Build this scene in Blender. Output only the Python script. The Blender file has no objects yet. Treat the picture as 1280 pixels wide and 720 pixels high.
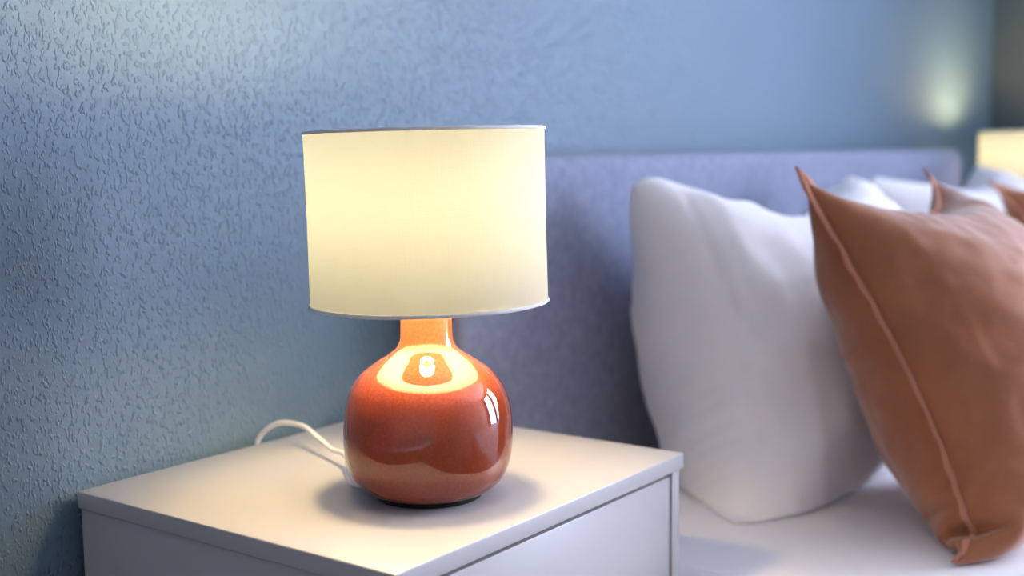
import bpy, bmesh, math, random
import numpy as np
from mathutils import Vector, Matrix, noise

# ------------------------------------------------------------------ units
# Everything is laid out in a working unit and shrunk once at the end (S), so the
# room ends up at real size: bedside table 0.54 m high, bed about 2 m wide.
S = 0.88
random.seed(4)
col = bpy.context.scene.collection
sc = bpy.context.scene
ZC = 0.97                       # camera height
TOP = ZC - 0.35                 # bedside table top
BED = ZC - 0.50                 # sheet level
WALL = 1.126                    # back wall plane (y)
XR = 4.14                       # right wall plane
XL, YF, ZT = -2.2, -3.1, 2.85

# ------------------------------------------------------------------ helpers
def mesh_obj(name, bm, mat, parent=None, smooth=True, loc=(0, 0, 0), angle=40):
    bmesh.ops.recalc_face_normals(bm, faces=bm.faces)
    me = bpy.data.meshes.new(name)
    bm.to_mesh(me); bm.free()
    if smooth:
        me.polygons.foreach_set('use_smooth', [True] * len(me.polygons))
        me.set_sharp_from_angle(angle=math.radians(angle))
    if mat: me.materials.append(mat)
    o = bpy.data.objects.new(name, me); col.objects.link(o)
    o.location = loc
    if parent: o.parent = parent
    return o

def tag(o, label, cat, group=None):
    o['label'] = label; o['category'] = cat
    if group: o['group'] = group
    return o

def empty(name, loc):
    o = bpy.data.objects.new(name, None); col.objects.link(o)
    o.location = loc; o.empty_display_size = 0.1
    return o

def struct(o):
    o['kind'] = 'structure'; return o

def add_box(bm, a, b, bev=0.0, seg=2):
    a = Vector(a); b = Vector(b)
    r = bmesh.ops.create_cube(bm, size=1.0)
    vs = r['verts']
    for v in vs:
        v.co = Vector(((a[i] + b[i]) / 2 + v.co[i] * (b[i] - a[i]) for i in range(3)))
    if bev > 0:
        es = list({e for v in vs for e in v.link_edges})
        bmesh.ops.bevel(bm, geom=es, offset=bev, segments=seg, profile=0.5, affect='EDGES')

def catmull(pts, n=8):
    out = []
    P = [pts[0]] + list(pts) + [pts[-1]]
    for i in range(1, len(P) - 2):
        p0, p1, p2, p3 = map(Vector, P[i - 1:i + 3])
        for k in range(n):
            t = k / n
            out.append(0.5 * ((2 * p1) + (p2 - p0) * t + (2 * p0 - 5 * p1 + 4 * p2 - p3) * t * t
                              + (3 * p1 - p0 - 3 * p2 + p3) * t ** 3))
    out.append(Vector(pts[-1]))
    return out

def add_lathe(bm, prof, seg=96, cap=(True, True)):
    rings = []
    for r, z in prof:
        if r < 1e-6:
            rings.append([bm.verts.new((0, 0, z))])
        else:
            rings.append([bm.verts.new((r * math.cos(2 * math.pi * k / seg), r * math.sin(2 * math.pi * k / seg), z)) for k in range(seg)])
    for a, b in zip(rings, rings[1:]):
        for k in range(seg):
            k2 = (k + 1) % seg
            if len(a) == 1 and len(b) == 1: continue
            if len(a) == 1: bm.faces.new((a[0], b[k], b[k2]))
            elif len(b) == 1: bm.faces.new((a[k], a[k2], b[0]))
            else: bm.faces.new((a[k], a[k2], b[k2], b[k]))

def add_tube(bm, pts, r, seg=12):
    pts = [Vector(p) for p in pts]
    rings = []
    up = Vector((0, 0, 1))
    t0 = (pts[1] - pts[0]).normalized()
    nrm = t0.cross(up)
    if nrm.length < 1e-3: nrm = t0.cross(Vector((1, 0, 0)))
    nrm.normalize()
    for i, p in enumerate(pts):
        t = (pts[min(i + 1, len(pts) - 1)] - pts[max(i - 1, 0)]).normalized()
        nrm = (nrm - t * nrm.dot(t)).normalized()
        bi = t.cross(nrm)
        rings.append([bm.verts.new(p + (nrm * math.cos(2 * math.pi * k / seg) + bi * math.sin(2 * math.pi * k / seg)) * r) for k in range(seg)])
    for a, b in zip(rings, rings[1:]):
        for k in range(seg):
            bm.faces.new((a[k], a[(k + 1) % seg], b[(k + 1) % seg], b[k]))
    bm.faces.new(rings[0]); bm.faces.new(rings[-1])

# ------------------------------------------------------------------ materials
def srgb(r, g, b):
    f = lambda c: (c / 255 / 12.92) if c / 255 <= 0.04045 else ((c / 255 + 0.055) / 1.055) ** 2.4
    return (f(r), f(g), f(b), 1)

class NT:
    def __init__(self, name):
        self.m = bpy.data.materials.new(name); self.m.use_nodes = True
        self.t = self.m.node_tree
        self.p = self.t.nodes['Principled BSDF']
        self.out = self.t.nodes['Material Output']
    def n(self, typ, **kw):
        nd = self.t.nodes.new(typ)
        for k, v in kw.items():
            if k.startswith('_'): setattr(nd, k[1:], v)
            else: nd.inputs[k.replace('__', ' ')].default_value = v
        return nd
    def l(self, a, b): self.t.links.new(a, b)
    def ramp(self, src, stops):
        r = self.t.nodes.new('ShaderNodeValToRGB')
        while len(r.color_ramp.elements) < len(stops): r.color_ramp.elements.new(0.5)
        for e, (pos, c) in zip(r.color_ramp.elements, stops):
            e.position = pos
            e.color = c if not isinstance(c, (int, float)) else (c, c, c, 1)
        self.l(src, r.inputs[0]); return r
    def coords(self): return self.n('ShaderNodeTexCoord').outputs['Object']
    def math(self, op, a, b):
        nd = self.n('ShaderNodeMath', _operation=op)
        for i, x in enumerate((a, b)):
            if isinstance(x, (int, float)): nd.inputs[i].default_value = x
            else: self.l(x, nd.inputs[i])
        return nd.outputs[0]
    def bump(self, h, strength, dist):
        b = self.n('ShaderNodeBump', Strength=strength, Distance=dist)
        self.l(h, b.inputs['Height']); self.l(b.outputs[0], self.p.inputs['Normal']); return b

def plain(name, c, rough=0.5, **kw):
    m = NT(name); m.p.inputs['Base Color'].default_value = c
    m.p.inputs['Roughness'].default_value = rough
    for k, v in kw.items(): m.p.inputs[k].default_value = v
    return m.m

def wall_mat():
    m = NT('woodchip_blue_paint'); co = m.coords()
    big = m.n('ShaderNodeTexNoise', Scale=1.6, Detail=2.0); m.l(co, big.inputs['Vector'])
    cr = m.ramp(big.outputs['Fac'], [(0.3, WALL_A), (0.7, WALL_B)])
    m.l(cr.outputs[0], m.p.inputs['Base Color'])
    m.p.inputs['Roughness'].default_value = 0.55
    # wood chips: short slivers at two crossing directions, pressed under the paint
    hs = []
    for ang, off in ((0.35, 0.0), (-0.55, 7.3), (1.25, 3.1)):
        mp = m.n('ShaderNodeMapping'); m.l(co, mp.inputs['Vector'])
        mp.inputs['Rotation'].default_value = (0, ang, 0)
        mp.inputs['Location'].default_value = (off, 0, off)
        mp.inputs['Scale'].default_value = (1.0, 1.0, 0.6)
        nz = m.n('ShaderNodeTexNoise', Scale=205.0, Detail=1.0, Roughness=0.4); m.l(mp.outputs[0], nz.inputs['Vector'])
        hs.append(m.ramp(nz.outputs['Fac'], [(0.61, 0.0), (0.71, 1.0)]).outputs[0])
    h = m.math('MAXIMUM', m.math('MAXIMUM', hs[0], hs[1]), hs[2])
    fine = m.n('ShaderNodeTexNoise', Scale=420.0, Detail=2.0); m.l(co, fine.inputs['Vector'])
    mid = m.n('ShaderNodeTexNoise', Scale=70.0, Detail=2.0); m.l(co, mid.inputs['Vector'])
    h = m.math('ADD', h, m.math('MULTIPLY', fine.outputs['Fac'], 0.22))
    h = m.math('ADD', h, m.math('MULTIPLY', mid.outputs['Fac'], 0.8))
    m.bump(h, 0.7, 0.0013)
    return m.m

def fabric(name, ca, cb, scale, mott, weave=900.0, bump=0.25, rough=0.9, sheen=0.0, dist=0.0006):
    m = NT(name); co = m.coords()
    nz = m.n('ShaderNodeTexNoise', Scale=scale, Detail=5.0, Roughness=0.65); m.l(co, nz.inputs['Vector'])
    cr = m.ramp(nz.outputs['Fac'], [(0.5 - mott, ca), (0.5 + mott, cb)])
    m.l(cr.outputs[0], m.p.inputs['Base Color'])
    m.p.inputs['Roughness'].default_value = rough
    m.p.inputs['Specular IOR Level'].default_value = 0.2
    m.p.inputs['Sheen Weight'].default_value = sheen
    m.p.inputs['Sheen Roughness'].default_value = 0.45
    mp1 = m.n('ShaderNodeMapping'); m.l(co, mp1.inputs['Vector']); mp1.inputs['Scale'].default_value = (1, 1, 0.12)
    mp2 = m.n('ShaderNodeMapping'); m.l(co, mp2.inputs['Vector']); mp2.inputs['Scale'].default_value = (0.12, 0.12, 1)
    a = m.n('ShaderNodeTexNoise', Scale=weave, Detail=1.0); m.l(mp1.outputs[0], a.inputs['Vector'])
    b = m.n('ShaderNodeTexNoise', Scale=weave, Detail=1.0); m.l(mp2.outputs[0], b.inputs['Vector'])
    m.bump(m.math('ADD', a.outputs['Fac'], b.outputs['Fac']), bump, dist)
    return m.m

def shade_mat(name, trans, diff, fac, lining=None):
    m = NT(name); co = m.coords()
    mp1 = m.n('ShaderNodeMapping'); m.l(co, mp1.inputs['Vector']); mp1.inputs['Scale'].default_value = (1, 1, 0.06)
    mp2 = m.n('ShaderNodeMapping'); m.l(co, mp2.inputs['Vector']); mp2.inputs['Scale'].default_value = (0.06, 0.06, 1)
    a = m.n('ShaderNodeTexNoise', Scale=1100.0, Detail=1.0); m.l(mp1.outputs[0], a.inputs['Vector'])
    b = m.n('ShaderNodeTexNoise', Scale=1100.0, Detail=1.0); m.l(mp2.outputs[0], b.inputs['Vector'])
    w = m.math('ADD', a.outputs['Fac'], b.outputs['Fac'])
    r = m.ramp(m.math('MULTIPLY', w, 0.5), [(0.3, 0.86), (0.7, 1.0)])
    mul = m.n('ShaderNodeMix', _data_type='RGBA', _blend_type='MULTIPLY'); mul.inputs[0].default_value = 1.0
    m.l(r.outputs[0], mul.inputs[6]); mul.inputs[7].default_value = trans
    tr = m.n('ShaderNodeBsdfTranslucent'); m.l(mul.outputs[2], tr.inputs['Color'])
    df = m.n('ShaderNodeBsdfDiffuse'); df.inputs['Color'].default_value = diff
    if lining:
        ge = m.n('ShaderNodeNewGeometry'); mc = m.n('ShaderNodeMix', _data_type='RGBA')
        m.l(ge.outputs['Backfacing'], mc.inputs[0]); mc.inputs[6].default_value = diff; mc.inputs[7].default_value = lining
        m.l(mc.outputs[2], df.inputs['Color'])
    bp = m.n('ShaderNodeBump', Strength=0.3, Distance=0.0004); m.l(w, bp.inputs['Height']); m.l(bp.outputs[0], df.inputs['Normal'])
    mx = m.n('ShaderNodeMixShader', Fac=fac); m.l(df.outputs[0], mx.inputs[1]); m.l(tr.outputs[0], mx.inputs[2])
    m.l(mx.outputs[0], m.out.inputs['Surface'])
    return m.m

def ceramic_mat():
    m = NT('terracotta_glaze'); co = m.coords()
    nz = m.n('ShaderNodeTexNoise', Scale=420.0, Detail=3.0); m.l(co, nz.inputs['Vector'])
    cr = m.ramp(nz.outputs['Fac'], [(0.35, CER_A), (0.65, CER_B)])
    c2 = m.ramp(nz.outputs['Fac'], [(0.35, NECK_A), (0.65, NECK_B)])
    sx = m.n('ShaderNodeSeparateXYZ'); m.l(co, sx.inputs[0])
    # blends by height from the belly colours to paler ones on the neck
    neck_mix = m.ramp(m.math('ADD', sx.outputs['Z'], m.math('MULTIPLY', nz.outputs['Fac'], 0.03)), [(0.11, 0.0), (0.165, 1.0)])
    mx = m.n('ShaderNodeMix', _data_type='RGBA'); m.l(neck_mix.outputs[0], mx.inputs[0])
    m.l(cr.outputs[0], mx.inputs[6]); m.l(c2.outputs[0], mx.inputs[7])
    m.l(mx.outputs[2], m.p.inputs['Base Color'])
    m.p.inputs['Roughness'].default_value = 0.5
    m.p.inputs['Specular IOR Level'].default_value = 0.0
    m.p.inputs['Coat Weight'].default_value = 1.0
    m.p.inputs['Coat Roughness'].default_value = 0.0
    m.p.inputs['Coat IOR'].default_value = 1.7
    return m.m

def emit(name, c, s):
    m = NT(name); m.p.inputs['Base Color'].default_value = (0.9, 0.9, 0.85, 1)
    m.p.inputs['Emission Color'].default_value = c; m.p.inputs['Emission Strength'].default_value = s
    return m.m

def wood_mat():
    m = NT('oak_boards'); co = m.coords()
    mp = m.n('ShaderNodeMapping'); m.l(co, mp.inputs['Vector']); mp.inputs['Scale'].default_value = (1, 9, 1)
    nz = m.n('ShaderNodeTexNoise', Scale=5.0, Detail=6.0); m.l(mp.outputs[0], nz.inputs['Vector'])
    cr = m.ramp(nz.outputs['Fac'], [(0.3, srgb(128, 102, 80)), (0.7, srgb(160, 132, 106))])
    m.l(cr.outputs[0], m.p.inputs['Base Color']); m.p.inputs['Roughness'].default_value = 0.45
    return m.m

WALL_A = srgb(84, 110, 131); WALL_B = srgb(91, 117, 138)
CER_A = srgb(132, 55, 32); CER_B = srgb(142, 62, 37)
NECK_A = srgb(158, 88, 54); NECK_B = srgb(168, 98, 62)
BULB_C = (1.0, 0.70, 0.33, 1); BULB_S = 235.0
SKY_C = (0.71, 0.775, 1.0, 1); SKY_S = 35.0
EXPOSURE = 0.0

M = dict(
    wall=wall_mat(),
    darkwall=plain('dark_petrol_paint', srgb(58, 76, 88), 0.6),
    ceiling=plain('white_ceiling_paint', srgb(235, 235, 232), 0.8),
    floor=wood_mat(),
    roomwall=plain('grey_room_paint', srgb(172, 169, 166), 0.7),
    trim=plain('white_trim_paint', srgb(232, 232, 230), 0.4),
    lacquer=plain('white_lacquer', srgb(192, 192, 193), 0.32),
    headboard=fabric('grey_blue_felt', srgb(114, 122, 146), srgb(138, 146, 170), 60.0, 0.22, 700, 0.5, 0.95, 0.25),
    linen=fabric('terracotta_linen', srgb(146, 91, 62), srgb(170, 114, 82), 7.0, 0.25, 800, 0.45, 0.85, 0.5),
    linen_edge=fabric('terracotta_linen_edge', srgb(172, 114, 88), srgb(184, 126, 100), 30.0, 0.25, 800, 0.4, 0.85, 0.3),
    cotton=fabric('white_cotton', srgb(236, 235, 238), srgb(243, 242, 244), 6.0, 0.25, 1000, 0.15, 0.85, 0.15),
    sheet=fabric('white_fitted_sheet', srgb(230, 229, 234), srgb(236, 235, 239), 6.0, 0.25, 1000, 0.15, 0.85, 0.1),
    shade=shade_mat('cream_shade_fabric', (0.73, 0.88, 1.0, 1), (0.24, 0.24, 0.25, 1), 0.048, (0.90, 0.90, 0.89, 1)),
    rim=shade_mat('shade_rim_tape', (0.50, 0.55, 0.58, 1), (0.80, 0.80, 0.80, 1), 0.06),
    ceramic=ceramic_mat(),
    felt=plain('black_felt', (0.01, 0.01, 0.01, 1), 0.95),
    wire=plain('white_wire', srgb(190, 188, 180), 0.4),
    plastic=plain('white_plastic', srgb(232, 232, 236), 0.35),
    bulb=emit('warm_bulb_glow', BULB_C, BULB_S),
    dark=plain('dark_gap', (0.03, 0.03, 0.035, 1), 0.8),
)

# ------------------------------------------------------------------ camera
Xc = np.array([0.59371557, -0.09581124, 0.79895058])
Yc = np.array([-0.80461412, -0.05847594, 0.59091174])
R = np.array([Xc, Yc, np.cross(Xc, Yc)])
FPX = 1526.0
def ray(u, v): return R @ np.array([u - 640.0, v - 360.0, FPX])
CAM = np.array([0, 0, ZC])
def on_y(u, v, y): d = ray(u, v); return CAM + d * (y / d[1])
def on_z(u, v, z): d = ray(u, v); return CAM + d * ((z - ZC) / d[2])
cd = bpy.data.cameras.new('camera'); cam = bpy.data.objects.new('camera', cd); col.objects.link(cam)
mw = Matrix.Identity(4)
for i in range(3):
    mw[i][0] = R[i, 0]; mw[i][1] = -R[i, 1]; mw[i][2] = -R[i, 2]
    mw[i][3] = CAM[i] * S
cam.matrix_world = mw
cd.sensor_width = 36.0; cd.lens = FPX / 1280 * 36.0
cd.clip_start = 0.02
cd.dof.use_dof = True
cd.dof.focus_distance = 1.20 * S
cd.dof.aperture_fstop = (cd.lens / 1000) / (0.0165 * S)
sc.camera = cam

# ------------------------------------------------------------------ room
bm = bmesh.new(); add_box(bm, (XL - .2, WALL, -.1), (XR + .2, WALL + .2, ZT + .1))
struct(mesh_obj('wall_back', bm, M['wall'], smooth=False))
bm = bmesh.new(); add_box(bm, (XL - .2, YF - .2, -.1), (XR + .2, WALL, 0))
struct(mesh_obj('floor', bm, M['floor'], smooth=False))
bm = bmesh.new(); add_box(bm, (XL - .2, YF - .2, ZT), (XR + .2, WALL, ZT + .1))
struct(mesh_obj('ceiling', bm, M['ceiling'], smooth=False))
bm = bmesh.new(); add_box(bm, (XL - .2, YF, 0), (XL, WALL, ZT))
struct(mesh_obj('wall_left', bm, M['roomwall'], smooth=False))
WZ0, WZ1 = 0.35, 2.6
def window(name, a, b, box, sill, place):
    bm = bmesh.new(); t = .06
    mid = (a + b) / 2
    for q in ((a, a + t, WZ0, WZ1), (b - t, b, WZ0, WZ1), (a + t, b - t, WZ0, WZ0 + t), (a + t, b - t, WZ1 - t, WZ1), (mid - .045, mid + .045, WZ0 + t, WZ1 - t)):
        add_box(bm, *box(*q))
    add_box(bm, *sill)
    struct(mesh_obj(name, bm, M['trim'], smooth=False))
    ld = bpy.data.lights.new('window_daylight', 'AREA'); ld.shape = 'RECTANGLE'
    ld.size = (b - a) * S; ld.size_y = (WZ1 - WZ0) * S; ld.cycles.is_portal = True
    lo = bpy.data.objects.new('window_daylight', ld); col.objects.link(lo)
    loc, rot = place
    lo.matrix_world = Matrix.Translation(Vector(loc) * S) @ rot
WINS = [(-1.22, -0.50), (-2.72, -1.52)]
bm = bmesh.new()
for q in ((YF, WALL, 0, WZ0), (YF, WALL, WZ1, ZT), (YF, WINS[1][0], WZ0, WZ1), (WINS[1][1], WINS[0][0], WZ0, WZ1), (WINS[0][1], WALL, WZ0, WZ1)):
    add_box(bm, (XR, q[0], q[2]), (XR + .2, q[1], q[3]))
struct(mesh_obj('wall_right', bm, M['darkwall'], smooth=False))
bm = bmesh.new(); add_box(bm, (XL - .2, YF - .2, 0), (XR + .2, YF, ZT))
struct(mesh_obj('wall_front', bm, M['roomwall'], smooth=False))
for i, (a, b) in enumerate(WINS):
    window('window_%d' % (i + 1), a, b, lambda p, q, z, w: ((XR + .06, p, z), (XR + .13, q, w)), ((XR - .05, a - .03, WZ0 - .03), (XR + .06, b + .03, WZ0)),
           ((XR + .14, (a + b) / 2, (WZ0 + WZ1) / 2), Matrix(((0, 0, 1, 0), (1, 0, 0, 0), (0, 1, 0, 0), (0, 0, 0, 1)))))
for nm, a, b in (('baseboard_back', (XL, WALL - .015, 0), (XR, WALL, .08)),
                 ('baseboard_left', (XL, YF, 0), (XL + .015, WALL - .015, .08)),
                 ('baseboard_right', (XR - .015, YF, 0), (XR, WALL - .015, .08))):
    bm = bmesh.new(); add_box(bm, a, b, .003); struct(mesh_obj(nm, bm, M['trim']))

# ------------------------------------------------------------------ bedside table
NX0, NX1, NY0, NY1 = 0.7307, 1.2306, 0.6646, 1.1104
def make_nightstand(loc, label):
    w, d, h = NX1 - NX0, NY1 - NY0, TOP
    root = empty('nightstand', loc)          # base, at floor level, front left corner
    tag(root, label, 'bedside table')
    th = .0185; pt = .017; ins = .003
    bm = bmesh.new(); add_box(bm, (0, 0, h - th), (w, d, h), .0016, 3)
    mesh_obj('top_panel', bm, M['lacquer'], root)
    z0 = .10
    for x in (ins, w - ins - pt):
        bm = bmesh.new(); add_box(bm, (x, .004, z0), (x + pt, d - .002, h - th - .0008), .001, 2)
        mesh_obj('side_panel', bm, M['lacquer'], root)
    bm = bmesh.new(); add_box(bm, (ins + pt, .03, z0), (w - ins - pt, d - .004, z0 + pt))
    add_box(bm, (ins + pt, d - .012, z0 + pt), (w - ins - pt, d - .004, h - th - .0008))
    mesh_obj('carcass', bm, M['lacquer'], root)
    dz0, dz1 = z0 + .003, h - th - .006
    mid = (dz0 + dz1) / 2
    for a, b in ((dz0, mid - .002), (mid + .002, dz1)):
        bm = bmesh.new(); add_box(bm, (ins + pt + .0025, .006, a), (w - ins - pt - .0025, .024, b), .0012, 2)
        dr = mesh_obj('drawer_front', bm, M['lacquer'], root)
        bm = bmesh.new()
        x0, x1 = ins + pt + .014, w - ins - pt - .014
        add_box(bm, (x0, .0245, a + .02), (x0 + .012, d - .03, b - .03)); add_box(bm, (x1 - .012, .0245, a + .02), (x1, d - .03, b - .03))
        add_box(bm, (x0 + .012, d - .042, a + .02), (x1 - .012, d - .03, b - .03)); add_box(bm, (x0 + .012, .0245, a + .02), (x1 - .012, d - .042, a + .028))
        mesh_obj('drawer_box', bm, M['lacquer'], dr)
    for x in (.04, w - .04):
        for y in (.05, d - .05):
            bm = bmesh.new()
            add_lathe(bm, [(0, 0), (.013, 0), (.018, z0 - .0005), (0, z0 - .0005)], 24)
            mesh_obj('leg', bm, M['lacquer'], root, loc=(x, y, 0))
    return root
ns = make_nightstand((NX0, NY0, 0), 'white lacquered bedside table with drawers, carrying the whole lamp at left of bed')

# ------------------------------------------------------------------ lamp
LX, LY = 0.9318, 0.7975
SH_R, SH_Z0, SH_Z1 = .1195, .1985, .3715
BULB_Z = .328
def make_lamp(loc, label):
    root = empty('table_lamp', loc); tag(root, label, 'lamp', 'matching bedside lamps')
    # body
    prof = [(.050, .0035), (.060, .0065), (.0705, .0135), (.0785, .0235), (.0838, .038), (.0861, .054), (.0863, .070), (.0852, .0865),
            (.0820, .1005), (.0763, .1141), (.0656, .1275), (.0500, .1390), (.0385, .1462), (.0312, .1525), (.0275, .1600), (.0265, .1680), (.0262, .178), (.0262, .189)]
    sm = [(v.x, v.y) for v in catmull([(a, b, 0) for a, b in prof], 6)]
    sm = [(0, .0035)] + sm + [(.0245, .1905), (0, .1905)]
    bm = bmesh.new(); add_lathe(bm, sm, 128)
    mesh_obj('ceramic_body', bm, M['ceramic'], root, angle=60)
    bm = bmesh.new(); add_lathe(bm, [(0, .0004), (.054, .0004), (.054, .0036), (0, .0036)], 64)
    f = mesh_obj('foot_pad', bm, M['felt'], root); f['label'] = 'black felt pad under the body'
    # socket + bulb
    bm = bmesh.new(); add_lathe(bm, [(0, .190), (.0135, .190), (.0140, .192), (.0140, .240), (.0130, .244), (.0125, .255), (0, .255)], 48)
    k = mesh_obj('socket', bm, M['plastic'], root); k['label'] = 'white plastic lamp holder'
    hp = [(0, .255), (.0125, .2555), (.0135, .259), (.0150, .262), (0, .262)]
    bm = bmesh.new(); add_lathe(bm, hp, 48)
    b = mesh_obj('light_bulb', bm, M['plastic'], root); b['label'] = 'white collar of the bulb'
    dp = [(0, .2622), (.0146, .2622), (.0182, .272), (.0230, .287), (.0270, .303), (.0288, .316), (.0292, .325), (.0282, .3335), (.0250, .3420), (.0190, .3495), (.0105, .3545), (0, .3560)]
    bm = bmesh.new(); add_lathe(bm, dp, 48)
    b = mesh_obj('bulb_dome', bm, M['bulb'], b); b['label'] = 'glowing warm dome of the bulb'
    # shade (leans a touch to one side, as lamp shades do)
    tilt = Matrix.Translation((0, 0, .262)) @ Matrix.Rotation(math.radians(SH_TILT), 4, Vector((.76, .65, 0))) @ Matrix.Translation((.0020, -.0023, -.262))
    def tl(o): o.data.transform(tilt); return o
    t = .0011
    seg = 160
    bm = bmesh.new()
    rng = random.Random(2)
    def shade_ring(r, z, wob):
        return [bm.verts.new(((r + wob[k]) * math.cos(2 * math.pi * k / seg), (r + wob[k]) * math.sin(2 * math.pi * k / seg), z)) for k in range(seg)]
    wob = [.0004 * noise.noise(Vector((math.cos(2 * math.pi * k / seg) * 3, math.sin(2 * math.pi * k / seg) * 3, 5))) for k in range(seg)]
    nz = 14
    rings = [shade_ring(SH_R + .0006 * (1 - 2 * abs(i / nz - .5)) * -1, SH_Z0 + (SH_Z1 - SH_Z0) * i / nz, wob) for i in range(nz + 1)]
    for a, b2 in zip(rings, rings[1:]):
        for k in range(seg): bm.faces.new((a[k], a[(k + 1) % seg], b2[(k + 1) % seg], b2[k]))
    sh = tl(mesh_obj('lamp_shade', bm, M['shade'], root))
    p0 = sh.data.polygons[0]
    if p0.normal.xy.dot(p0.center.xy) < 0: sh.data.flip_normals()
    sh['label'] = 'cream fabric drum shade, lit from inside'
    for z, nm in ((SH_Z1, 'rim'), (SH_Z0, 'rim')):
        bm = bmesh.new()
        s = 1 if z == SH_Z1 else -1
        prof = [(SH_R + .0008, z - s * .0024), (SH_R + .0013, z - s * .0012), (SH_R + .0008, z + s * .0004), (SH_R - .0006, z + s * .0009),
                (SH_R - .0022, z), (SH_R - .0024, z - s * .0020), (SH_R - .0006, z - s * .0026), (SH_R + .0008, z - s * .0024)]
        add_lathe(bm, prof, seg)
        bmesh.ops.remove_doubles(bm, verts=bm.verts, dist=1e-6)
        for v in bm.verts:
            v.co.z += .0003 * noise.noise(v.co * 90) ; v.co.xy *= 1 + .004 * noise.noise(v.co * 60)
        r = tl(mesh_obj(nm, bm, M['rim'], sh)); r['label'] = 'greyish turned-in edge of the shade'
    # wire carrier: hub ring on the holder and three spokes out to the lower rim
    bm = bmesh.new()
    hub = [(math.cos(a) * .0150, math.sin(a) * .0150, .203) for a in [2 * math.pi * k / 32 for k in range(33)]]
    add_tube(bm, hub, .0012, 8)
    mesh_obj('wire_hub', bm, M['wire'], sh)
    for k in range(3):
        a = math.radians(100 + 120 * k)
        c, s_ = math.cos(a), math.sin(a)
        bm = bmesh.new()
        add_tube(bm, catmull([(c * .0150, s_ * .0150, .203), (c * .06, s_ * .06, .205), (c * .105, s_ * .105, .205), (c * (SH_R - .004), s_ * (SH_R - .004), SH_Z0 + .003)], 6), .0011, 8)
        mesh_obj('wire_spoke', bm, M['wire'], sh)
    return root
SH_TILT = -0.9
lamp = make_lamp((LX, LY, TOP), 'terracotta table lamp in the foreground, its whole glazed round body in view')

# cord of the near lamp, over the back edge of the table
L = lambda p: (p[0] - LX, p[1] - LY, p[2] - TOP)
pts = [(LX - .02, LY + .062, TOP + .0055), (LX - .025, LY + .085, TOP + .0050), on_y(433, 570.5, .935), on_y(415, 562, .975), on_y(398, 548, 1.012), on_y(381, 534, 1.045), on_y(365, 529, 1.068),
       on_y(348, 529, 1.088), on_y(333, 537, 1.106), on_y(324.5, 547, 1.1155), on_y(321.5, 556, 1.1175)]
e = pts[-1]
pts += [(e[0], 1.1175, TOP - .03), (e[0] - .004, 1.1175, TOP - .15), (e[0] - .01, 1.1175, TOP - .40)]
bm = bmesh.new(); add_tube(bm, [L(p) for p in catmull([tuple(map(float, p)) for p in pts], 8)], .0031, 12)
o = mesh_obj('power_cord', bm, M['plastic'], lamp); o['label'] = 'white cord looping over the back edge'

def copy_tree(o, parent=None, skip=()):
    c = o.copy(); col.objects.link(c); c.parent = parent
    for ch in list(o.children):
        if ch.name.split('.')[0] in skip: continue
        copy_tree(ch, c, skip)
    return c

# far side of the bed: second table and lamp
FZ = .020
ns2 = copy_tree(ns); ns2.location = (3.525, NY0, FZ)
ns2['label'] = 'white bedside table hidden beyond the far side of the bed'
lamp2 = copy_tree(lamp, None, ('power_cord',)); lamp2.location = (3.705, .915, TOP + FZ)
lamp2['label'] = 'second lamp far across the bed, only its glowing shade showing at right edge of photo'
ns2.scale = (1, 1, 1)
ns2.location.z = 0
for ch in ns2.children:      # its legs stand a little taller
    if ch.name.startswith('leg'): ch.scale.z = (0.10 + FZ - .0005) / (.10 - .0005)
    else: ch.location.z += FZ

# ------------------------------------------------------------------ bed
BX0, BX1 = 1.262, 3.495
bed = empty('bed_frame', ((BX0 + BX1) / 2, 0.0, 0)); tag(bed, 'bed frame with tall grey-blue upholstered headboard against the wall', 'bed')
bc = (BX0 + BX1) / 2
hy0, hy1, hz1 = 1.020, 1.112, ZC - .008
bm = bmesh.new()
add_box(bm, (BX0 - bc, hy0, .05), (BX1 - bc, hy1, hz1))
ed = [e for e in bm.edges if abs(e.verts[0].co.y - e.verts[1].co.y) > .01 and e.verts[0].co.z > .5]
bmesh.ops.bevel(bm, geom=ed, offset=.045, segments=8, profile=.5, affect='EDGES')
ed = [e for e in bm.edges if (abs(e.verts[0].co.y - hy0) < 1e-5 and abs(e.verts[1].co.y - hy0) < 1e-5) or (abs(e.verts[0].co.y - hy1) < 1e-5 and abs(e.verts[1].co.y - hy1) < 1e-5)]
bmesh.ops.bevel(bm, geom=ed, offset=.018, segments=5, profile=.5, affect='EDGES')
mesh_obj('headboard', bm, M['headboard'], bed)
for x0, x1 in ((BX0 + .005 - bc, BX0 + .045 - bc), (BX1 - .045 - bc, BX1 - .005 - bc)):
    bm = bmesh.new(); add_box(bm, (x0, -1.35, .12), (x1, hy0 - .002, .30), .012, 3)
    mesh_obj('side_rail', bm, M['headboard'], bed)
bm = bmesh.new(); add_box(bm, (BX0 + .05 - bc, -1.35, .12), (BX1 - .05 - bc, -1.30, .30), .012, 3)
mesh_obj('foot_rail', bm, M['headboard'], bed)
bm = bmesh.new()
for k in range(14): add_box(bm, (BX0 + .05 - bc, -1.26 + k * .16, .20), (BX1 - .05 - bc, -1.17 + k * .16, .222))
mesh_obj('slat_base', bm, M['floor'], bed)
for x in (BX0 + .025 - bc, BX1 - .025 - bc):
    for y in (-1.30, .9):
        bm = bmesh.new(); add_lathe(bm, [(0, 0), (.018, 0), (.02, .119), (0, .119)], 20)
        mesh_obj('leg', bm, M['dark'], bed, loc=(x, y, 0))
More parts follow.
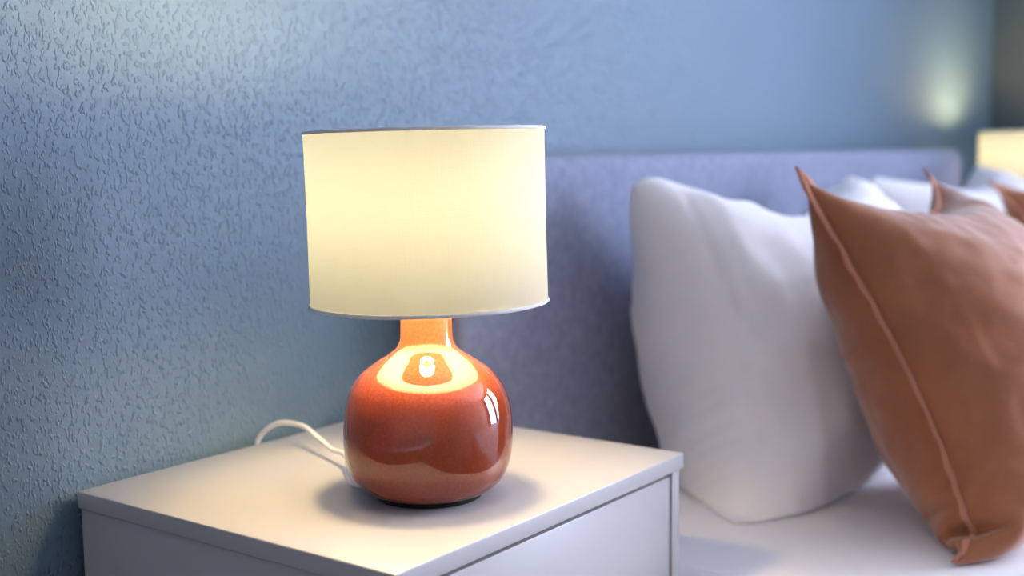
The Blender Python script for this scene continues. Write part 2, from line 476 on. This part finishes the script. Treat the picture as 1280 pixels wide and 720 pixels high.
# mattress in its sheet
bm = bmesh.new()
add_box(bm, (1.243, -1.34, .302), (3.514, hy0 - .004, BED), .035, 6)
bmesh.ops.subdivide_edges(bm, edges=[e for e in bm.edges if e.calc_length() > .5], cuts=60, use_grid_fill=True)
for v in bm.verts:
    if v.co.z > BED - .01:
        v.co.z -= .004 * abs(noise.noise(Vector((v.co.x * 3, v.co.y * 5, 1))))
tag(mesh_obj('mattress', bm, M['sheet']), 'mattress in a white fitted sheet under all the pillows', 'mattress')

# ------------------------------------------------------------------ pillows: two cloth squares sewn along the edge and filled
def sim_pillow(corners, W, H, vol, seed, n=60, m=60, steps=170, iters=14, back=None, grav=0.010, pk=1.0, bend=0.25, wr=0.004, release=(), pmin=0.0, zmin=BED + .003):
    """corners TL, TR, BL, BR; returns P[2, m, n, 3] (front, back), row 0 at the top."""
    TL, TR, BL, BR = [np.array(c, float) for c in corners]
    u = np.linspace(0, 1, n)[None, :, None]; v = np.linspace(0, 1, m)[:, None, None]
    base = (TL * (1 - u) + TR * u) * (1 - v) + (BL * (1 - u) + BR * u) * v
    nr = np.cross(TR - TL, BL - TL); nr /= np.linalg.norm(nr)
    if nr[1] > 0: nr = -nr
    bul = (np.sin(np.pi * u) * np.sin(np.pi * v)) ** .6 * .05
    rs = np.random.RandomState(seed)
    P = np.stack([base + nr * bul, base - nr * bul * .6])
    def sm(shape):
        z = rs.randn(*shape)
        for _ in range(3):
            z = (z + np.roll(z, 1, 0) + np.roll(z, -1, 0) + np.roll(z, 1, 1) + np.roll(z, -1, 1)) / 5
        return z
    for l in (0, 1): P[l] += nr * sm((m, n))[..., None] * wr
    V = np.zeros_like(P)
    wt, wb = W if isinstance(W, tuple) else (W, W)      # cover may be fuller towards the bottom
    DU = (wt + (wb - wt) * np.linspace(0, 1, m) ** .6)[:, None, None] / (n - 1)
    du, dv = float(DU.mean()), H / (m - 1)
    dd = math.hypot(du, dv)
    def sync():
        for sl in ((0, slice(None)), (-1, slice(None)), (slice(None), 0), (slice(None), -1)):
            a = (P[0][sl] + P[1][sl]) / 2; P[0][sl] = a; P[1][sl] = a
    def solve(A, B, rest, k, only_stretch=False):
        d = B - A; L = np.linalg.norm(d, axis=-1, keepdims=True) + 1e-9
        c = (L - rest) / L * .5 * k
        if only_stretch: c = np.maximum(c, 0)
        A += d * c; B -= d * c
    dt = 1 / 60.
    for st in range(steps):
        # volume, normals
        f = st / steps
        pf = P
        tu = np.gradient(P, axis=2); tv = np.gradient(P, axis=1)
        nn = np.cross(tu, tv)                       # area-weighted
        s0 = np.sign((nn[0].sum((0, 1)) * nr).sum())
        nn[0] *= s0; nn[1] *= -s0
        vol_now = np.abs(((P[0] - P[1]) * (nn[0] - nn[1])).sum() * .5)
        press = pk * np.clip((vol - vol_now) / vol, pmin, 1.0) * 60.0
        ar = nn / (du * dv)
        acc = ar * press
        acc[..., 2] -= grav * 9.81
        V = (V + acc * dt) * .90
        Q = P.copy()
        P += np.clip(V * dt, -.02, .02)
        for it in range(iters):
            for l in (0, 1):
                p = P[l]
                for o in (0, 1):
                    solve(p[:, o:-1:2][:, :p[:, o + 1::2].shape[1]], p[:, o + 1::2], DU, 1.0)
                    solve(p[o:-1:2][:p[o + 1::2].shape[0]], p[o + 1::2], dv, 1.0)
                if it % 2 == 0:
                    for o in (0, 1):
                        solve(p[o:-1:2, :-1][:p[o + 1::2].shape[0]], p[o + 1::2, 1:], dd, .35)
                        solve(p[o:-1:2, 1:][:p[o + 1::2].shape[0]], p[o + 1::2, :-1], dd, .35)
                    for o in (0, 1, 2, 3):
                        A = p[:, o:-2:4]; B = p[:, o + 2::4]; k = min(A.shape[1], B.shape[1]); solve(A[:, :k], B[:, :k], 2 * DU, bend)
                        A = p[o:-2:4]; B = p[o + 2::4]; k = min(A.shape[0], B.shape[0]); solve(A[:k], B[:k], 2 * dv, bend)
            sync()
            for k, ((i, j), c) in enumerate(zip(((0, 0), (0, -1), (-1, 0), (-1, -1)), (TL, TR, BL, BR))):
                if not (k in release and f > .55): P[:, i, j] = c
            np.maximum(P[..., 2], zmin, out=P[..., 2])
            if back is not None:
                lim = back(P[..., 0], P[..., 2])
                np.minimum(P[..., 1], lim, out=P[..., 1])
        V = (P - Q) / dt
        hit = P[..., 2] <= zmin + 1e-5
        V[hit] *= .3
    return P

def settle(P, drop):
    """the filling sinks: lower part drops and flattens on the mattress"""
    t = np.clip((P[..., 2] - BED) / .45, 0, 1)
    P[..., 2] = np.maximum(P[..., 2] - drop * (1 - t), BED + .0015)
    return P

def crease(P, amp, freq, seed, hem=None):
    """soft slack folds in the cover, pushed along the local normal"""
    _, m, n, _ = P.shape
    tu = np.gradient(P, axis=2); tv = np.gradient(P, axis=1)
    nn = np.cross(tu, tv); nn /= np.linalg.norm(nn, axis=-1, keepdims=True) + 1e-9
    s0 = np.sign(((P[0] - P[1]) * nn[0]).sum())
    D = np.zeros((2, m, n, 1))
    for l in (0, 1):
        for i in range(1, m - 1):
            for j in range(1, n - 1):
                u, v = j / (n - 1), i / (m - 1)
                e = min(u, v, 1 - u, 1 - v)
                q = Vector((u * 2.2 + v * 1.3, v * 3.6 - u * 1.2, seed + l * 9.0)) * freq
                w = noise.noise(q * .45) * .5
                a = (1 - abs(noise.noise(q + Vector((w, w, 0))))) ** 3 - .35
                b = (1 - abs(noise.noise(Vector((u * 5 + 3, v * 2.2, seed + 4)) * freq))) ** 5
                D[l, i, j, 0] = amp * (a + .6 * b * (1.0 if e < .16 else .4)) * min(1, e * 9)
    if hem:
        D[0, 3:-3, hem, 0] -= .0028; D[0, 3:-3, hem + 1, 0] += .0012
    out = P.copy()
    out[0] += nn[0] * s0 * D[0]; out[1] -= nn[1] * s0 * D[1]
    out[..., 2] = np.maximum(out[..., 2], BED + .0015)
    return out

def pillow_mesh(name, P, mat, parent=None):
    _, m, n, _ = P.shape
    bm = bmesh.new()
    F = [[bm.verts.new(P[0, i, j]) for j in range(n)] for i in range(m)]
    B = [[F[i][j] if i in (0, m - 1) or j in (0, n - 1) else bm.verts.new(P[1, i, j]) for j in range(n)] for i in range(m)]
    for i in range(m - 1):
        for j in range(n - 1):
            bm.faces.new((F[i][j], F[i + 1][j], F[i + 1][j + 1], F[i][j + 1]))
            q = (B[i][j], B[i][j + 1], B[i + 1][j + 1], B[i + 1][j])
            try: bm.faces.new(q)
            except ValueError: pass
    o = mesh_obj(name, bm, mat, parent, angle=180)
    md = o.modifiers.new('smooth', 'SUBSURF'); md.levels = 1; md.render_levels = 1
    return o

def flange(name, P, mat, parent, W0=.0100, t=.0018, seed=0):
    _, m, n, _ = P.shape
    idx = [(0, j) for j in range(n - 1)] + [(i, n - 1) for i in range(m - 1)] + [(m - 1, j) for j in range(n - 1, 0, -1)] + [(i, 0) for i in range(m - 1, 0, -1)]
    pts, dirs, nrm = [], [], []
    for i, j in idx:
        ii = min(max(i, 2), m - 3); jj = min(max(j, 2), n - 3)
        b = P[0, i, j]; c = (P[0, ii, jj] + P[1, ii, jj]) / 2
        d = b - c; d /= np.linalg.norm(d) + 1e-9
        q = P[0, ii, jj] - P[1, ii, jj]; q = q - d * q.dot(d); q /= np.linalg.norm(q) + 1e-9
        pts.append(b); dirs.append(d); nrm.append(q)
    def smooth(A, k=3, norm=True):
        A = np.array(A)
        for _ in range(k): A = (A + np.roll(A, 1, 0) + np.roll(A, -1, 0)) / 3
        if norm: A = A / (np.linalg.norm(A, axis=1, keepdims=True) + 1e-9)
        return A
    dirs = smooth(dirs); nrm = smooth(nrm)
    bm = bmesh.new(); rings = []
    for k, (b, d, q) in enumerate(zip(pts, dirs, nrm)):
        wv = .0030 * noise.noise(Vector((k * .35, seed, 0)))
        o = b + q * wv
        w = W0 * (.45 if b[2] < BED + .02 else 1.0)
        sec = [b - d * .003 + q * t * 1.3, b + d * w * .5 + q * (t * 1.25 + wv), b + d * w + q * (t * .7 + wv * 1.5), b + d * w - q * (t * .7 - wv * 1.5), b + d * w * .5 - q * (t * 1.25 - wv), b - d * .003 - q * t * 1.3]
        for s_ in sec: s_[2] = max(s_[2], BED + .001)
        rings.append([bm.verts.new(s_) for s_ in sec])
    K = len(rings)
    for k in range(K):
        a, b = rings[k], rings[(k + 1) % K]
        for x in range(6): bm.faces.new((a[x], a[(x + 1) % 6], b[(x + 1) % 6], b[x]))
    return mesh_obj(name, bm, mat, parent, angle=70)

def recenter(o):
    """origin at the base of a one-mesh or parented thing"""
    pass

def front_limit(Ps, gap=.014):
    """y of the nearest (lowest-y) fabric over an x-z grid, for whatever leans on it"""
    x0, x1, z0, z1 = 1.2, 3.6, BED - .02, ZC + .1
    nx, nz = 121, 40
    g = np.full((nz, nx), 1.0)
    for P in Ps:
        pts = P.reshape(-1, 3)
        ix = np.clip(((pts[:, 0] - x0) / (x1 - x0) * (nx - 1)).round().astype(int), 0, nx - 1)
        iz = np.clip(((pts[:, 2] - z0) / (z1 - z0) * (nz - 1)).round().astype(int), 0, nz - 1)
        np.minimum.at(g, (iz, ix), pts[:, 1])
    for _ in range(2):
        gp = np.pad(g, 1, mode='edge')
        g = np.minimum(g, (gp[1:-1, 2:] + gp[1:-1, :-2] + gp[2:, 1:-1] + gp[:-2, 1:-1]) / 4)
    def f(X, Z):
        a = np.clip((X - x0) / (x1 - x0) * (nx - 1), 0, nx - 1.001); b = np.clip((Z - z0) / (z1 - z0) * (nz - 1), 0, nz - 1.001)
        i = a.astype(int); j = b.astype(int); fa = a - i; fb = b - j
        return (g[j, i] * (1 - fa) * (1 - fb) + g[j, i + 1] * fa * (1 - fb) + g[j + 1, i] * (1 - fa) * fb + g[j + 1, i + 1] * fa * fb) - gap
    return f

hb = lambda X, Z: np.full_like(X, hy0 - .004)
W1 = sim_pillow([(1.535, .945, ZC - .062), (2.305, .905, ZC - .080), (1.415, .740, BED + .004), (2.35, .740, BED + .004)],
                (.745, 1.0), .585, .068, 11, n=78, m=56, back=hb, bend=.12, grav=.02, pmin=.05)
W2 = sim_pillow([(2.50, .905, ZC - .082), (3.34, .90, ZC - .060), (2.52, .665, BED + .004), (3.36, .665, BED + .004)],
                (.88, .96), .60, .066, 23, n=78, m=56, back=hb, bend=.12, grav=.02, pmin=.05)
W1 = crease(crease(settle(W1, .075), .0085, 1.5, 3.0, hem=6), .0050, 3.0, 21.0) + np.array((.032, -.024, 0)); W2 = crease(crease(settle(W2, .06), .008, 1.5, 8.0), .0045, 3.0, 33.0)
for P, lab in ((W1, 'white cotton pillow nearest the white bedside table, leaning on the headboard'), (W2, 'white pillow on the far half of the bed, behind the second brown cushion')):
    root = empty('pillow', (float(P[..., 0].mean()), float(P[..., 1].mean()), BED))
    tag(root, lab, 'pillow', 'white bed pillows')
    pillow_mesh('pillow_cover', P - np.array(root.location), M['cotton'], root)
lim = front_limit([W1 + np.array((.032, -.024, 0)), W2])
C1 = sim_pillow([(1.492, .640, ZC - .032), (2.010, .645, ZC - .042), (1.452, .420, BED + .006), (2.0, .42, BED + .006)],
                .560, .545, .0165, 5, n=64, m=64, back=lim, bend=.12, grav=.028, pmin=.03)
C2 = sim_pillow([(2.52, .68, ZC - .074), (3.05, .67, ZC - .05), (2.49, .45, BED + .006), (3.05, .45, BED + .006)],
                .560, .545, .0165, 8, n=64, m=64, back=lim, bend=.12, grav=.028, pmin=.03)
C1 = crease(crease(C1, .0062, 1.6, 5.0), .0034, 3.4, 41.0); C2 = crease(crease(C2, .0058, 1.6, 14.0), .0032, 3.4, 52.0)
for k, (P, lab) in enumerate(((C1, 'terracotta brown linen cushion in front of the near white pillow, raised seam down its side'), (C2, 'second brown linen cushion cut off by the right edge of the photo'))):
    root = empty('cushion', (float(P[..., 0].mean()), float(P[..., 1].mean()), BED))
    tag(root, lab, 'cushion', 'brown linen cushions')
    Q = P - np.array(root.location)
    c = pillow_mesh('cushion_cover', Q, M['linen'], root)
    zb = BED; BED_keep = BED
    BED = 0.0
    fl = flange('seam_edge', Q, M['linen_edge'], root, seed=k * 9); fl['label'] = 'raised sewn edge of lighter brown linen'
    BED = BED_keep

# ------------------------------------------------------------------ light and picture
w = bpy.data.worlds.new('daylight'); sc.world = w; w.use_nodes = True
bg = w.node_tree.nodes['Background']; bg.inputs[0].default_value = SKY_C; bg.inputs[1].default_value = SKY_S
sc.view_settings.view_transform = 'Standard'; sc.view_settings.look = 'None'
sc.view_settings.gamma = 1.0; sc.view_settings.use_curve_mapping = False
sc.view_settings.exposure = EXPOSURE
sc.cycles.use_denoising = True
sc.cycles.blur_glossy = 0.0
sc.cycles.max_bounces = 10; sc.cycles.diffuse_bounces = 6; sc.cycles.transmission_bounces = 6
sc.cycles.sample_clamp_indirect = 18.0
sc.cycles.caustics_reflective = False; sc.cycles.caustics_refractive = False

# ------------------------------------------------------------------ to real size
done = set()
for o in list(col.objects):
    if o.type in ('MESH', 'EMPTY'):
        o.location = o.location * S
        if o.type == 'MESH' and o.data.name not in done:
            done.add(o.data.name); o.data.transform(Matrix.Scale(S, 4))
